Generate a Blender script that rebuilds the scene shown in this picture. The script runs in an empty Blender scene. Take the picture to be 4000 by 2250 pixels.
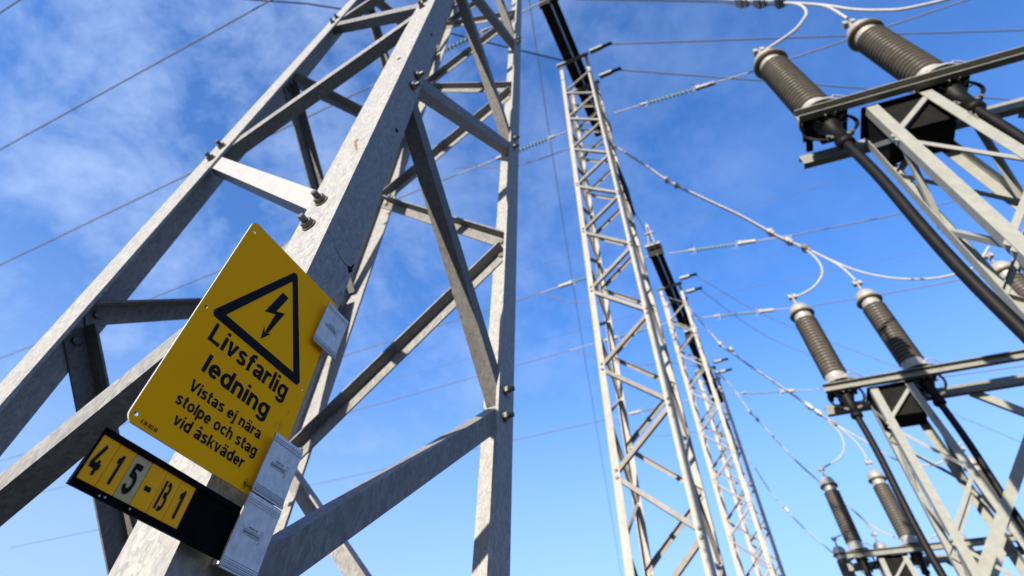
import bpy, bmesh, math, random
from mathutils import Vector, Matrix
random.seed(7)
R = math.radians
scene = bpy.context.scene
col = scene.collection

# ------------------------------------------------------------------ camera
CAMZ = 1.6
PITCH, ROLL = R(53.59), .0355
cd = bpy.data.cameras.new('camera')
cam = bpy.data.objects.new('camera', cd); col.objects.link(cam)
cd.sensor_width = 36; cd.lens = 36 * 2054 / 4000; cd.shift_y = -365 / 4000
cd.clip_start = .02; cd.clip_end = 4000
cam.matrix_world = Matrix.Translation((0, 0, CAMZ)) @ Matrix.Rotation(R(90) + PITCH, 4, 'X') @ Matrix.Rotation(ROLL, 4, 'Z')
cd.dof.use_dof = True; cd.dof.focus_distance = .89; cd.dof.aperture_fstop = 3.9
scene.camera = cam

# ------------------------------------------------------------------ light
SUN_AZ, SUN_EL = R(215), R(12)          # azimuth clockwise from +Y
w = bpy.data.worlds.new('World'); scene.world = w; w.use_nodes = True
nt = w.node_tree; bg = nt.nodes['Background']; bg.inputs['Strength'].default_value = .15
sky = nt.nodes.new('ShaderNodeTexSky'); sky.sky_type = 'NISHITA'; sky.sun_disc = False
sky.sun_elevation = SUN_EL; sky.sun_rotation = SUN_AZ
sky.air_density = 1.0; sky.dust_density = .4; sky.ozone_density = 2.2; sky.altitude = 50
def nn(t, **kw):
    n = nt.nodes.new(t)
    for k, v in kw.items(): setattr(n, k, v)
    return n
tc = nn('ShaderNodeTexCoord'); 
mp = nn('ShaderNodeMapping'); mp.inputs['Scale'].default_value = (1.5, 1.5, 1.9); mp.inputs['Rotation'].default_value = (.2, .5, .9)
nt.links.new(tc.outputs['Generated'], mp.inputs['Vector'])
n1 = nn('ShaderNodeTexNoise'); n1.inputs['Scale'].default_value = 4.2; n1.inputs['Detail'].default_value = 7; n1.inputs['Roughness'].default_value = .66; n1.inputs['Distortion'].default_value = .15
n2 = nn('ShaderNodeTexNoise'); n2.inputs['Scale'].default_value = .75; n2.inputs['Detail'].default_value = 3
nt.links.new(mp.outputs[0], n1.inputs['Vector']); nt.links.new(tc.outputs['Generated'], n2.inputs['Vector'])
r1 = nn('ShaderNodeMapRange'); r1.inputs[1].default_value = .38; r1.inputs[2].default_value = .74; r1.inputs[3].default_value = .05
r2 = nn('ShaderNodeMapRange'); r2.inputs[1].default_value = .36; r2.inputs[2].default_value = .62
nt.links.new(n1.outputs['Fac'], r1.inputs[0])
# the thin cirrus lies to the west-north-west, where the wind brings it from
sx = nn('ShaderNodeSeparateXYZ'); nt.links.new(tc.outputs['Generated'], sx.inputs[0])
west = nn('ShaderNodeMapRange'); west.inputs[1].default_value = .6; west.inputs[2].default_value = -.55; west.inputs[3].default_value = .08
nt.links.new(sx.outputs['X'], west.inputs[0])
m1 = nn('ShaderNodeMath', operation='MULTIPLY'); nt.links.new(r1.outputs[0], m1.inputs[0]); nt.links.new(west.outputs[0], m1.inputs[1])
low = nn('ShaderNodeMapRange', interpolation_type='SMOOTHSTEP'); low.inputs[1].default_value = .70; low.inputs[2].default_value = .0; low.inputs[4].default_value = .92
nt.links.new(sx.outputs['Z'], low.inputs[0])
m2 = nn('ShaderNodeMath', operation='MULTIPLY'); nt.links.new(m1.outputs[0], m2.inputs[0]); m2.inputs[1].default_value = .85
mix = nn('ShaderNodeMix', data_type='RGBA'); mxx = nn('ShaderNodeMath', operation='MAXIMUM'); nt.links.new(m2.outputs[0], mxx.inputs[0]); nt.links.new(low.outputs[0], mxx.inputs[1])
nt.links.new(mxx.outputs[0], mix.inputs['Factor'])
hs = nn('ShaderNodeHueSaturation'); hs.inputs['Hue'].default_value = .517; hs.inputs['Saturation'].default_value = 1.28; hs.inputs['Value'].default_value = 1.24
nt.links.new(sky.outputs[0], hs.inputs['Color'])
nt.links.new(hs.outputs[0], mix.inputs['A']); mix.inputs['B'].default_value = (1.55, 2.1, 3.35, 1)
nt.links.new(mix.outputs['Result'], bg.inputs['Color'])
sd = bpy.data.lights.new('sun', 'SUN'); sun = bpy.data.objects.new('sun', sd); col.objects.link(sun)
sd.energy = 5.0; sd.angle = R(.5); sd.color = (1, .90, .76)
to_sun = Vector((math.sin(SUN_AZ) * math.cos(SUN_EL), math.cos(SUN_AZ) * math.cos(SUN_EL), math.sin(SUN_EL)))
sun.rotation_euler = to_sun.to_track_quat('Z', 'Y').to_euler()
vs = scene.view_settings; vs.view_transform = 'Standard'; vs.look = 'None'; vs.exposure = 1.12; vs.gamma = 1; vs.use_curve_mapping = False

# ------------------------------------------------------------------ materials
MATS = {}
def mat(name, color, rough=.5, metal=0., color2=None, scale=40., detail=4, bump=0., ramp=(.35, .65), stretch=(1, 1, 1), color3=None, scale3=6., fac3=.5, spec=.5, voronoi=False, vary=0.):
    m = bpy.data.materials.new(name); m.use_nodes = True
    t = m.node_tree; b = t.nodes['Principled BSDF']
    b.inputs['Roughness'].default_value = rough; b.inputs['Metallic'].default_value = metal
    b.inputs['Base Color'].default_value = (*color, 1); b.inputs['Specular IOR Level'].default_value = spec
    if color2 is not None:
        co = t.nodes.new('ShaderNodeTexCoord'); ma = t.nodes.new('ShaderNodeMapping'); ma.inputs['Scale'].default_value = stretch
        t.links.new(co.outputs['Object'], ma.inputs[0])
        no = t.nodes.new('ShaderNodeTexNoise'); no.inputs['Scale'].default_value = scale; no.inputs['Detail'].default_value = detail
        t.links.new(ma.outputs[0], no.inputs['Vector'])
        src = no.outputs['Fac']
        if voronoi:
            vo = t.nodes.new('ShaderNodeTexVoronoi'); vo.inputs['Scale'].default_value = scale * 1.6
            ad = t.nodes.new('ShaderNodeMix'); ad.data_type = 'VECTOR'; ad.inputs['Factor'].default_value = .035
            t.links.new(ma.outputs[0], ad.inputs['A']); t.links.new(no.outputs['Color'], ad.inputs['B'])
            t.links.new(ad.outputs['Result'], vo.inputs['Vector'])
            sp = t.nodes.new('ShaderNodeSeparateColor'); t.links.new(vo.outputs['Color'], sp.inputs[0])
            mm = t.nodes.new('ShaderNodeMath'); mm.operation = 'ADD'
            h1 = t.nodes.new('ShaderNodeMath'); h1.operation = 'MULTIPLY'; h1.inputs[1].default_value = .42
            h2 = t.nodes.new('ShaderNodeMath'); h2.operation = 'MULTIPLY'; h2.inputs[1].default_value = .58
            t.links.new(sp.outputs[0], h1.inputs[0]); t.links.new(no.outputs['Fac'], h2.inputs[0])
            t.links.new(h1.outputs[0], mm.inputs[0]); t.links.new(h2.outputs[0], mm.inputs[1]); src = mm.outputs[0]
        mr = t.nodes.new('ShaderNodeMapRange'); mr.inputs[1].default_value, mr.inputs[2].default_value = ramp
        t.links.new(src, mr.inputs[0])
        mx = t.nodes.new('ShaderNodeMix'); mx.data_type = 'RGBA'
        mx.inputs['A'].default_value = (*color, 1); mx.inputs['B'].default_value = (*color2, 1)
        t.links.new(mr.outputs[0], mx.inputs['Factor']); out = mx.outputs['Result']
        if color3 is not None:
            n3 = t.nodes.new('ShaderNodeTexNoise'); n3.inputs['Scale'].default_value = scale3; n3.inputs['Detail'].default_value = 6; n3.inputs['Roughness'].default_value = .65
            t.links.new(ma.outputs[0], n3.inputs['Vector'])
            r3 = t.nodes.new('ShaderNodeMapRange'); r3.inputs[1].default_value = .52; r3.inputs[2].default_value = .74; r3.inputs[4].default_value = fac3
            t.links.new(n3.outputs['Fac'], r3.inputs[0])
            x3 = t.nodes.new('ShaderNodeMix'); x3.data_type = 'RGBA'; t.links.new(r3.outputs[0], x3.inputs['Factor'])
            t.links.new(out, x3.inputs['A']); x3.inputs['B'].default_value = (*color3, 1); out = x3.outputs['Result']
        if vary:
            oi = t.nodes.new('ShaderNodeObjectInfo'); rr = t.nodes.new('ShaderNodeMapRange'); rr.inputs[3].default_value = 1 - vary; rr.inputs[4].default_value = 1 + vary
            t.links.new(oi.outputs['Random'], rr.inputs[0]); vm = t.nodes.new('ShaderNodeVectorMath'); vm.operation = 'SCALE'
            t.links.new(out, vm.inputs[0]); t.links.new(rr.outputs[0], vm.inputs['Scale']); out = vm.outputs[0]
        t.links.new(out, b.inputs['Base Color'])
        if bump:
            bu = t.nodes.new('ShaderNodeBump'); bu.inputs['Strength'].default_value = bump; bu.inputs['Distance'].default_value = .002
            t.links.new(src, bu.inputs['Height']); t.links.new(bu.outputs[0], b.inputs['Normal'])
    MATS[name] = m
    return m
mat('galvanised', (.165, .17, .175), .60, 0, (.285, .28, .27), 95, 5, .12, (.26, .74), (1, 1, .6), (.21, .20, .185), 5, .35, spec=.25, voronoi=True, vary=0.06)
mat('galvanised_brace', (.112, .114, .118), .62, 0, (.195, .19, .182), 80, 5, .10, (.26, .74), (1, 1, .5), (.10, .092, .085), 7, .5, spec=.2, voronoi=True, vary=0.20)
mat('galvanised_bright', (.24, .245, .25), .55, 0, (.29, .29, .285), 30, 4, .05, (.3, .7), (1, 1, .5), (.22, .215, .205), 6, .4, spec=.3)
mat('galvanised_old', (.25, .238, .215), .65, 0, (.30, .287, .262), 9, 4, 0, (.35, .65), (1, 1, 1), (.24, .225, .20), 1.2, .35, spec=.2, vary=0.06)
mat('pale_brace', (.165, .155, .14), .65, 0, (.205, .195, .175), 9, 4, 0, (.35, .65), (1, 1, 1), (.14, .13, .115), 1.2, .35, spec=.15, vary=0.18)
mat('bolt_steel', (.06, .054, .05), .5, .2, (.13, .12, .11), 120, 4, .1)
mat('grey_paint', (.185, .19, .17), .55, 0, (.215, .22, .20), 14, 4, 0, (.35, .65), (1, 1, 1), (.16, .155, .13), 2.5, .4, spec=.25)
mat('beam_paint', (.15, .155, .135), .6, 0, (.18, .185, .165), 14, 4, 0, (.35, .65), (1, 1, 1), (.08, .078, .065), 2.5, .4, spec=.2)
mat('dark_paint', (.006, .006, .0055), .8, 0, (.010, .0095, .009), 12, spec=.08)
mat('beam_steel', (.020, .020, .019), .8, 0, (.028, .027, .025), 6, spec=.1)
mat('porcelain', (.064, .058, .050), .36, 0, (.084, .076, .066), 8, 4, 0, (.35, .65), (1, 1, 1), (.10, .09, .078), 3, .5, spec=.35, vary=0.10)
mat('cast_aluminium', (.22, .212, .198), .5, .1, (.27, .262, .245), 25)
mat('brass_ring', (.12, .10, .07), .5, .2, (.17, .15, .11), 30)
mat('black_cable', (.0025, .0025, .0025), .55, 0, (.0055, .005, .0045), 10, spec=.16)
mat('black_plastic', (.0025, .0025, .003), .6, 0, (.005, .005, .006), 60, spec=.02)
mat('conductor', (.10, .102, .115), .65, 0, (.13, .13, .145), 20, spec=.2)
mat('pale_conductor', (.27, .265, .27), .6, 0, (.33, .325, .33), 20, spec=.2)
mat('thin_wire', (.09, .10, .13), .7, 0, (.12, .13, .16), 20, spec=.1)
mat('sign_yellow', (.98, .40, .0), .6, 0, (.98, .415, .0), 3, 3, 0, (.35, .65), (1, 1, 1), (.90, .35, .002), 9, .35, spec=.06)
mat('sign_black', (.006, .006, .006), .6, spec=.1)
mat('sign_edge', (.42, .41, .385), .5)
mat('plate_yellow', (.98, .41, .0), .55, 0, (.95, .37, .0), 14, 4, 0, (.35, .65), (1, 1, 1), (.70, .38, .01), 22, .4, spec=.15)
mat('plate_faded', (.56, .43, .20), .6, 0, (.47, .35, .155), 50, 5, 0, (.3, .7), spec=.15)
mat('clip_aluminium', (.50, .515, .55), .48, .1, (.62, .63, .66), 120, 6, .08, (.35, .65), (1, 1, .7), (.24, .23, .22), 26, .7, spec=.4)
mat('clip_edge', (.22, .165, .12), .7, 0, (.30, .24, .18), 80)
mat('stamp', (.12, .115, .11), .7, 0)
mat('rust', (.12, .052, .02), .8, 0, (.18, .10, .05), 120)
mat('crack', (.012, .010, .008), .9, spec=.1)
mat('gravel', (.034, .034, .027), .95, 0, (.056, .052, .045), 9, 8, .6, (.3, .7), (1, 1, 1), (.03, .04, .016), .12, .8, spec=.1)
def glass_mat():
    m = bpy.data.materials.new('green_glass'); m.use_nodes = True
    b = m.node_tree.nodes['Principled BSDF']
    b.inputs['Base Color'].default_value = (.08, .32, .28, 1); b.inputs['Roughness'].default_value = .08
    b.inputs['Transmission Weight'].default_value = .3; b.inputs['IOR'].default_value = 1.5
    n = m.node_tree.nodes.new('ShaderNodeTexNoise'); n.inputs['Scale'].default_value = 9
    x = m.node_tree.nodes.new('ShaderNodeMix'); x.data_type = 'RGBA'; x.inputs['A'].default_value = (.05, .26, .22, 1); x.inputs['B'].default_value = (.12, .38, .33, 1)
    m.node_tree.links.new(n.outputs['Fac'], x.inputs['Factor']); m.node_tree.links.new(x.outputs['Result'], b.inputs['Base Color'])
    MATS['green_glass'] = m
glass_mat()

# ------------------------------------------------------------------ mesh helpers
Z = Vector((0, 0, 1))
class MB:
    def __init__(s): s.v = []; s.f = []; s.sm = []
    def add(s, vs, fs, smooth=False):
        o = len(s.v); s.v += [tuple(v) for v in vs]; s.f += [tuple(i + o for i in f) for f in fs]; s.sm += [smooth] * len(fs)
    def box(s, c, x, y, z):                        # half-axis vectors
        c = Vector(c); vs = [c + i * x + j * y + k * z for i in (-1, 1) for j in (-1, 1) for k in (-1, 1)]
        s.add(vs, [(0, 1, 3, 2), (4, 6, 7, 5), (0, 4, 5, 1), (2, 3, 7, 6), (0, 2, 6, 4), (1, 5, 7, 3)])
    def prism(s, pts, d, smooth=False):            # polygon pts extruded by d
        n = len(pts); pts = [Vector(p) for p in pts]; d = Vector(d)
        s.add(pts + [p + d for p in pts], [tuple(range(n - 1, -1, -1)), tuple(range(n, 2 * n))] + [(i, (i + 1) % n, n + (i + 1) % n, n + i) for i in range(n)], smooth)
    def angle(s, p, q, a, b, wa, wb, t):           # L-profile: heel on p-q, flanges along a and b
        c = [Vector((0, 0, 0)), a * wa, a * wa + b * t, a * t + b * t, a * t + b * wb, b * wb]
        s.prism([Vector(p) + k for k in c], Vector(q) - Vector(p))
    def tube(s, path, r, n=10, closed=False):
        path = [Vector(p) for p in path]; m = len(path); rings = []
        up = None
        for i, p in enumerate(path):
            if closed: d = path[(i + 1) % m] - path[i - 1]
            else: d = path[min(i + 1, m - 1)] - path[max(i - 1, 0)]
            d.normalize()
            if up is None: up = d.orthogonal().normalized()
            up = (up - d * up.dot(d)).normalized(); sd_ = d.cross(up)
            rr = r[i] if isinstance(r, (list, tuple)) else r
            rings.append([p + (up * math.cos(2 * math.pi * k / n) + sd_ * math.sin(2 * math.pi * k / n)) * rr for k in range(n)])
        vs = [v for g in rings for v in g]; fs = []
        for i in range(m if closed else m - 1):
            for k in range(n):
                a, b = i * n, ((i + 1) % m) * n
                fs.append((a + k, a + (k + 1) % n, b + (k + 1) % n, b + k))
        s.add(vs, fs, True)
        if not closed: s.add(rings[0], [tuple(range(n - 1, -1, -1))]); s.add(rings[-1], [tuple(range(n))])
    def lathe(s, prof, base=(0, 0, 0), axis=Z, n=28, smooth=True):
        axis = Vector(axis).normalized(); x = axis.orthogonal().normalized(); y = axis.cross(x); base = Vector(base)
        vs = [base + axis * h + (x * math.cos(2 * math.pi * k / n) + y * math.sin(2 * math.pi * k / n)) * max(r, 1e-4) for r, h in prof for k in range(n)]
        fs = [(i * n + k, i * n + (k + 1) % n, (i + 1) * n + (k + 1) % n, (i + 1) * n + k) for i in range(len(prof) - 1) for k in range(n)]
        s.add(vs, fs, smooth)
        s.add([vs[k] for k in range(n)], [tuple(range(n - 1, -1, -1))]); s.add(vs[-n:], [tuple(range(n))])
    def mesh(s, name):
        me = bpy.data.meshes.new(name); me.from_pydata(s.v, [], s.f)
        for p, q in zip(me.polygons, s.sm): p.use_smooth = q
        me.validate(); bm = bmesh.new(); bm.from_mesh(me); bmesh.ops.recalc_face_normals(bm, faces=bm.faces); bm.to_mesh(me); bm.free(); me.update(); return me
    def build(s, name, m, parent=None, loc=None):
        me = s.mesh(name); me.materials.append(MATS[m])
        return link(name, me, parent, loc)
def link(name, me, parent=None, loc=None):
    o = bpy.data.objects.new(name, me); col.objects.link(o)
    if parent is not None:
        o.parent = parent
        if loc is None: o.location = -world_loc(parent)     # meshes are built in world coordinates
    if loc is not None: o.location = loc
    return o
def world_loc(o):
    p = Vector((0, 0, 0))
    while o is not None: p += Vector(o.location); o = o.parent
    return p
def tag(o, label, cat, group=None):
    o['label'] = label; o['category'] = cat
    if group: o['group'] = group
    return o
def thing(name, loc, label, cat, group=None):
    o = bpy.data.objects.new(name, None); col.objects.link(o); o.location = loc; o.empty_display_size = .2
    return tag(o, label, cat, group)
def smooth_path(pts, n=8):
    pts = [Vector(p) for p in pts]; out = []
    P = [pts[0] * 2 - pts[1]] + pts + [pts[-1] * 2 - pts[-2]]
    for i in range(1, len(P) - 2):
        for k in range(n):
            t = k / n; a, b, c, d = P[i - 1:i + 3]
            out.append(.5 * ((2 * b) + (c - a) * t + (2 * a - 5 * b + 4 * c - d) * t * t + (3 * b - a - 3 * c + d) * t ** 3))
    out.append(pts[-1]); return out

# the row of gantries: rd runs along the row, rn across it, origin at the near column's front leg
G = R(26.89)
rd = Vector((math.sin(G), math.cos(G), 0)); rn = Vector((math.cos(G), -math.sin(G), 0)); ld = -rn
NF = Vector((-.4208, .7916, 0))
def row(c, n, z): return NF + rd * c + rn * n + Z * (z + CAMZ)      # z measured from the camera's height

# ------------------------------------------------------------------ ground
g = MB(); g.add([(-1500, -1500, 0), (1500, -1500, 0), (1500, 1500, 0), (-1500, 1500, 0)], [(0, 1, 2, 3)])
go = g.build('ground', 'gravel'); go['kind'] = 'structure'

# ------------------------------------------------------------------ lattice gantry towers
def gantry(F, wd, fl, th, ztop, z0, step, br, label, steel, brsteel, beam, bolts_to=0, beam_half=2.6, beam_dc=0.):
    """F: front leg at ground; legs F, L, Rr, B; heights in world metres."""
    t = thing('gantry_tower', F, label, 'lattice tower', 'steel gantry towers in a row')
    P = {'F': F, 'L': F + ld * wd, 'R': F + rd * wd, 'B': F + ld * wd + rd * wd}
    dirs = {'F': (ld, rd), 'L': (-ld, rd), 'R': (ld, -rd), 'B': (-ld, -rd)}
    for k, p in P.items():
        m = MB(); m.angle(p + Z * (-.3), p + Z * ztop, dirs[k][0], dirs[k][1], fl, fl, th); m.build('leg', steel, t)
    faces = [('F', 'L', ld, rd, 'bottom', 1), ('F', 'R', rd, ld, 'bottom', 0), ('R', 'B', ld, -rd, 'top', 1), ('L', 'B', rd, -ld, 'top', 1)]
    n0 = -int((z0 - .2) / step); n1 = int((ztop - .3 - z0) / step)
    bw, bt = br; e = fl * .62; gap = .048
    phase = {0: 0, 1: 1, 2: 1, 3: 0}               # which end a face's even node sits on
    boltme = None
    for fi, (a, b, d, inn, heel, _) in enumerate(faces):
        pa = P[a]
        for k in range(n0, n1):
            # even nodes: F (FL), R (FR), B (RB), L (LB)
            end0 = (k % 2 == 0)
            ends = {0: (0, 1), 1: (1, 0), 2: (1, 0), 3: (0, 1)}[fi]
            s0 = ends[0] if end0 else ends[1]
            s1 = 1 - s0
            za, zb = z0 + k * step + gap, z0 + (k + 1) * step - gap
            ta, tb = (e if s0 == 0 else wd - e), (e if s1 == 0 else wd - e)
            pA = pa + d * ta + Z * za + inn * th; pB = pa + d * tb + Z * zb + inn * th
            ax = (pB - pA).normalized(); perp = inn.cross(ax).normalized()
            if perp.z < 0: perp = -perp            # in-plane, pointing up
            hl = heel
            if fi == 1 and k == -1 and bolts_to: hl = 'top'
            up = perp if hl == 'bottom' else -perp
            off = -up * bw * .5
            m = MB(); m.angle(pA - ax * .035 + off, pB + ax * .035 + off, up, inn, bw, bw * .95, bt)
            bright = bolts_to and fi == 0 and k == 0
            m.build('brace', 'galvanised_bright' if bright else brsteel, t)
            if z0 + k * step < bolts_to:
                for q, zz in ((pA, za), (pB, zb)):
                    m = MB(); o = q - inn * th          # outer face of the leg flange
                    m.lathe([(.0185, .0005), (.0185, .0045)], o, -inn, 16, False)
                    m.lathe([(.0150, .0045), (.0150, .0165)], o, -inn, 6, False)
                    m.lathe([(.0085, .0165), (.0085, .034), (.0065, .036)], o, -inn, 12, False)
                    m.lathe([(.0145, .0065), (.0145, .016)], o + inn * th, inn, 6, False)
                    m.build('bolt', 'bolt_steel', t)
    if not bolts_to:
        bm = MB(); bm.lathe([(.024, 0), (.024, .012), (.016, .022)], (0, 0, 0), -rd, 8, False); bme = bm.mesh('bolt'); bme.materials.append(MATS['bolt_steel'])
        for k in range(n0, 12):
            for dz in (-gap, gap):
                q = P['F' if k % 2 == 0 else 'L'] + (ld if k % 2 == 0 else -ld) * fl * .55 + Z * (z0 + k * step + dz) - rd * .001
                o = bpy.data.objects.new('bolt', bme); col.objects.link(o); o.parent = t; o.location = q - F
    # T-beam on top, lying along the row
    c = F + (ld + rd) * wd * .5 + rd * beam_dc
    zb = ztop - .02
    for off, hw, hh in ((-.13, .13, .30), (.18, .09, .26)):
        m = MB(); q = c + rn * (off - .02) + Z * (zb + hh)
        m.box(q + Z * -hh, rd * beam_half, rn * hw, Z * .012); m.box(q + Z * hh, rd * beam_half, rn * hw, Z * .012)
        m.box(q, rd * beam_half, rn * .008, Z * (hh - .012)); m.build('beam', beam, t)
    m = MB(); q = c + rn * .035 + Z * (zb - .012)
    m.tube([q - rd * beam_half, q + rd * beam_half], .022, 8); m.build('lit_edge_pipe', 'galvanised_old', t)  # pale pipe added to stand in for the sunlit inner face between the beams
    for sgn in (-1, 1):
        m = MB(); q = c + rd * sgn * (beam_half - .06) + Z * (zb + .3)
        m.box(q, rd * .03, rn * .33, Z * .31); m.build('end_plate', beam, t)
    for sgn in (-.55, .55):
        m = MB(); q = c + rd * sgn * wd + Z * (zb - .06); m.box(q, rd * .05, rn * wd * .56, Z * .05); m.build('bearer', brsteel, t)
    return t, P
TOP = 17.0 + CAMZ
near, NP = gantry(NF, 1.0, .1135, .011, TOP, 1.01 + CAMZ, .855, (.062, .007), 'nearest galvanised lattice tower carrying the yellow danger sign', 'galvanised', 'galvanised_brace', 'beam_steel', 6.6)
G1F = NF + rd * 6.478 + rn * -.171
g1, P1 = gantry(G1F, 1.0, .105, .011, TOP, .95 + CAMZ, .83, (.06, .007), 'pale lattice tower second in the row, behind the nearest tower', 'galvanised_old', 'pale_brace', 'beam_steel', 0, 2.62, -.05)
G2F = NF + rd * 18.3 + rn * -.10
g2, P2 = gantry(G2F, 1.0, .12, .011, TOP, .95 + CAMZ, .83, (.06, .007), 'middle pale lattice tower with a white spike on its beam end', 'galvanised_old', 'pale_brace', 'beam_steel', 0, 2.62, .0)
G3F = NF + rd * 25.1 + rn * -.06
g3, P3 = gantry(G3F, 1.0, .12, .011, TOP, .95 + CAMZ, .83, (.06, .007), 'farthest lattice tower, mostly hidden behind the middle one', 'galvanised_old', 'pale_brace', 'beam_steel', 0, 2.9, .0)
# spikes and brackets
def peak(t, base):
    m = MB(); b = Vector(base)
    for sx_ in (-1, 1):
        for sy_ in (-1, 1):
            m.tube([b + rd * .13 * sx_ + rn * .13 * sy_, b + Z * 1.25 + rd * .04 * sx_ + rn * .04 * sy_], .026, 6)
    m.box(b + Z * 1.25, rd * .07, rn * .07, Z * .06); m.tube([b + Z * 1.3, b + Z * 1.55], .03, 8)
    m.box(b + Z * .8, rd * .05, rn * .2, Z * .03)
    m.build('spike', 'galvanised_old', t)
    m = MB(); m.box(b + Z * .0, rd * .07, rn * .33, Z * .05); m.build('spike_base', 'galvanised_old', t)
peak(g2, row(16.0, -.62, 17.42)); peak(g3, row(22.6, -.52, 17.62))
def bracket(t, p):
    m = MB(); m.box(Vector(p) + rn * .16, rn * .22, rd * .07, Z * .05); m.build('bracket', 'galvanised_old', t)
    m = MB(); m.tube([Vector(p) + rn * .36, Vector(p) + rn * .72], .06, 10); m.build('wire_clamp', 'black_plastic', t)
for t, c in ((g1, 6.48), (g2, 18.32), (g3, 25.1)):
    bracket(t, row(c + .02, .0, 17.25)); bracket(t, row(c + 1.0, .0, 17.25))
for t, F_ in ((g1, G1F), (g2, G2F)):
    m = MB(); q = F_ + rd * .55 + rn * .05 + Z * (10.0 + CAMZ); m.box(q, rd * .40, rn * .02, Z * .55); m.build('back_plate', 'black_plastic', t)

def stroke_quad(p, q, wv):
    p, q = Vector(p), Vector(q); d = (q - p).normalized(); n_ = Vector((-d.y, d.x)) * wv / 2
    return [p + n_, p - n_, q - n_ * .8, q + n_ * .8]
# ------------------------------------------------------------------ marks of age on the near leg
def flat_patch(name, t, poly, m, nrm, plane_o, d):
    b = MB(); b.prism([plane_o + d * a + Z * (z + CAMZ) + nrm * .0004 for a, z in poly], nrm * .0005); return b.build(name, m, t)
fo = NF; 
flat_patch('rust_spot', near, [(.040, 1.312), (.052, 1.340), (.046, 1.352), (.058, 1.362), (.064, 1.350), (.058, 1.335), (.052, 1.318), (.044, 1.300), (.034, 1.276), (.032, 1.278)], 'rust', -rd, fo, ld)
SCR = [(.0030, .9128), (.0154, .9066), (.0354, .8954), (.0516, .8881), (.0687, .8833), (.0819, .8806), (.0943, .8821), (.1047, .8690)]
def on_leg(q): return NF + rd * q[0] + Z * (q[1] + CAMZ) + rn * .0006
for i_, wv in enumerate((.0012, .0009, .0010, .0016, .0012, .0020, .0022)):
    if i_ == 1: continue
    b = MB(); p_, q_ = SCR[i_], SCR[i_ + 1]; poly = stroke_quad(p_, q_, wv); b.add([on_leg(v_) for v_ in poly], [(0, 1, 2, 3)]); b.build('scratch', 'crack', near)
flat_patch('scratch', near, [(.0930, .8835), (.0990, .8860), (.1040, .8900), (.1075, .9020), (.1100, .9040), (.1095, .8880), (.1120, .8800), (.1080, .8740), (.1050, .8680), (.1010, .8740), (.0985, .8800)], 'crack', rn, fo, rd)
for (a, z, f) in ((.080, 1.50, 'R'), (.060, 2.35, 'R'), (.050, 1.98, 'L')):
    m = MB(); d = rd if f == 'R' else ld; nr = rn if f == 'R' else -rd
    m.lathe([(.009, .0003), (.009, .0008)], fo + d * a + Z * (z + CAMZ), nr, 14); m.build('bolt_hole', 'crack', near)

# ------------------------------------------------------------------ danger sign
SO = .020                                               # the sign's face stands this far off the leg
def sp(t, z, off=SO): return NF + rd * t + rn * off + Z * (z + CAMZ)
sign = thing('warning_sign', sp(-.037, .356), 'yellow danger sign with black lightning triangle and Swedish text', 'sign')
def rounded(x0, x1, z0, z1, r, n=8):
    pts = []
    for cx, cz, a0 in ((x1 - r, z1 - r, 0), (x0 + r, z1 - r, 90), (x0 + r, z0 + r, 180), (x1 - r, z0 + r, 270)):
        for k in range(n + 1):
            a = R(a0 + 90 * k / n); pts.append((cx + r * math.cos(a), cz + r * math.sin(a)))
    return pts
def sheet_with_holes(name, outline, holes, off, th, m_face, m_edge, parent):
    cu = bpy.data.curves.new(name, 'CURVE'); cu.dimensions = '2D'; cu.fill_mode = 'BOTH'; cu.extrude = th / 2
    for loop in [outline] + holes:
        s = cu.splines.new('POLY'); s.points.add(len(loop) - 1); s.use_cyclic_u = True
        for p, (a, b) in zip(s.points, loop): p.co = (a, b, 0, 1)
    o = bpy.data.objects.new(name, cu); col.objects.link(o)
    bpy.context.view_layer.update()
    me = bpy.data.meshes.new_from_object(o.evaluated_get(bpy.context.evaluated_depsgraph_get()))
    bpy.data.objects.remove(o); bpy.data.curves.remove(cu)
    me.name = name; me.materials.clear(); me.materials.append(MATS[m_face]); me.materials.append(MATS[m_edge])
    for p in me.polygons:
        p.use_smooth = False; p.material_index = 0 if p.normal.z > .9 else 1
    for v in me.vertices: v.co = sp(v.co.x, v.co.y, off - th / 2 + v.co.z)
    return link(name, me, parent)
circ = lambda a, b, r, n=16: [(a + r * math.cos(2 * math.pi * k / n), b + r * math.sin(2 * math.pi * k / n)) for k in range(n)]
sheet_with_holes('panel', rounded(-.166, .093, .3558, .7507, .012), [circ(-.1536, .7306, .0032), circ(-.1548, .5497, .0032), circ(-.1565, .3679, .0032), circ(.0821, .547, .0026)], SO, .0022, 'sign_yellow', 'sign_edge', sign)
LAY = [0]
def ink(name, polys, parent, off=SO, m='sign_black'):
    b = MB()
    for poly in polys:
        LAY[0] = (LAY[0] + 1) % 12
        b.add([sp(a, z, off + .00025 + .00003 * LAY[0]) for a, z in poly], [tuple(range(len(poly)))])
    return b.build(name, m, parent)
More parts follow.
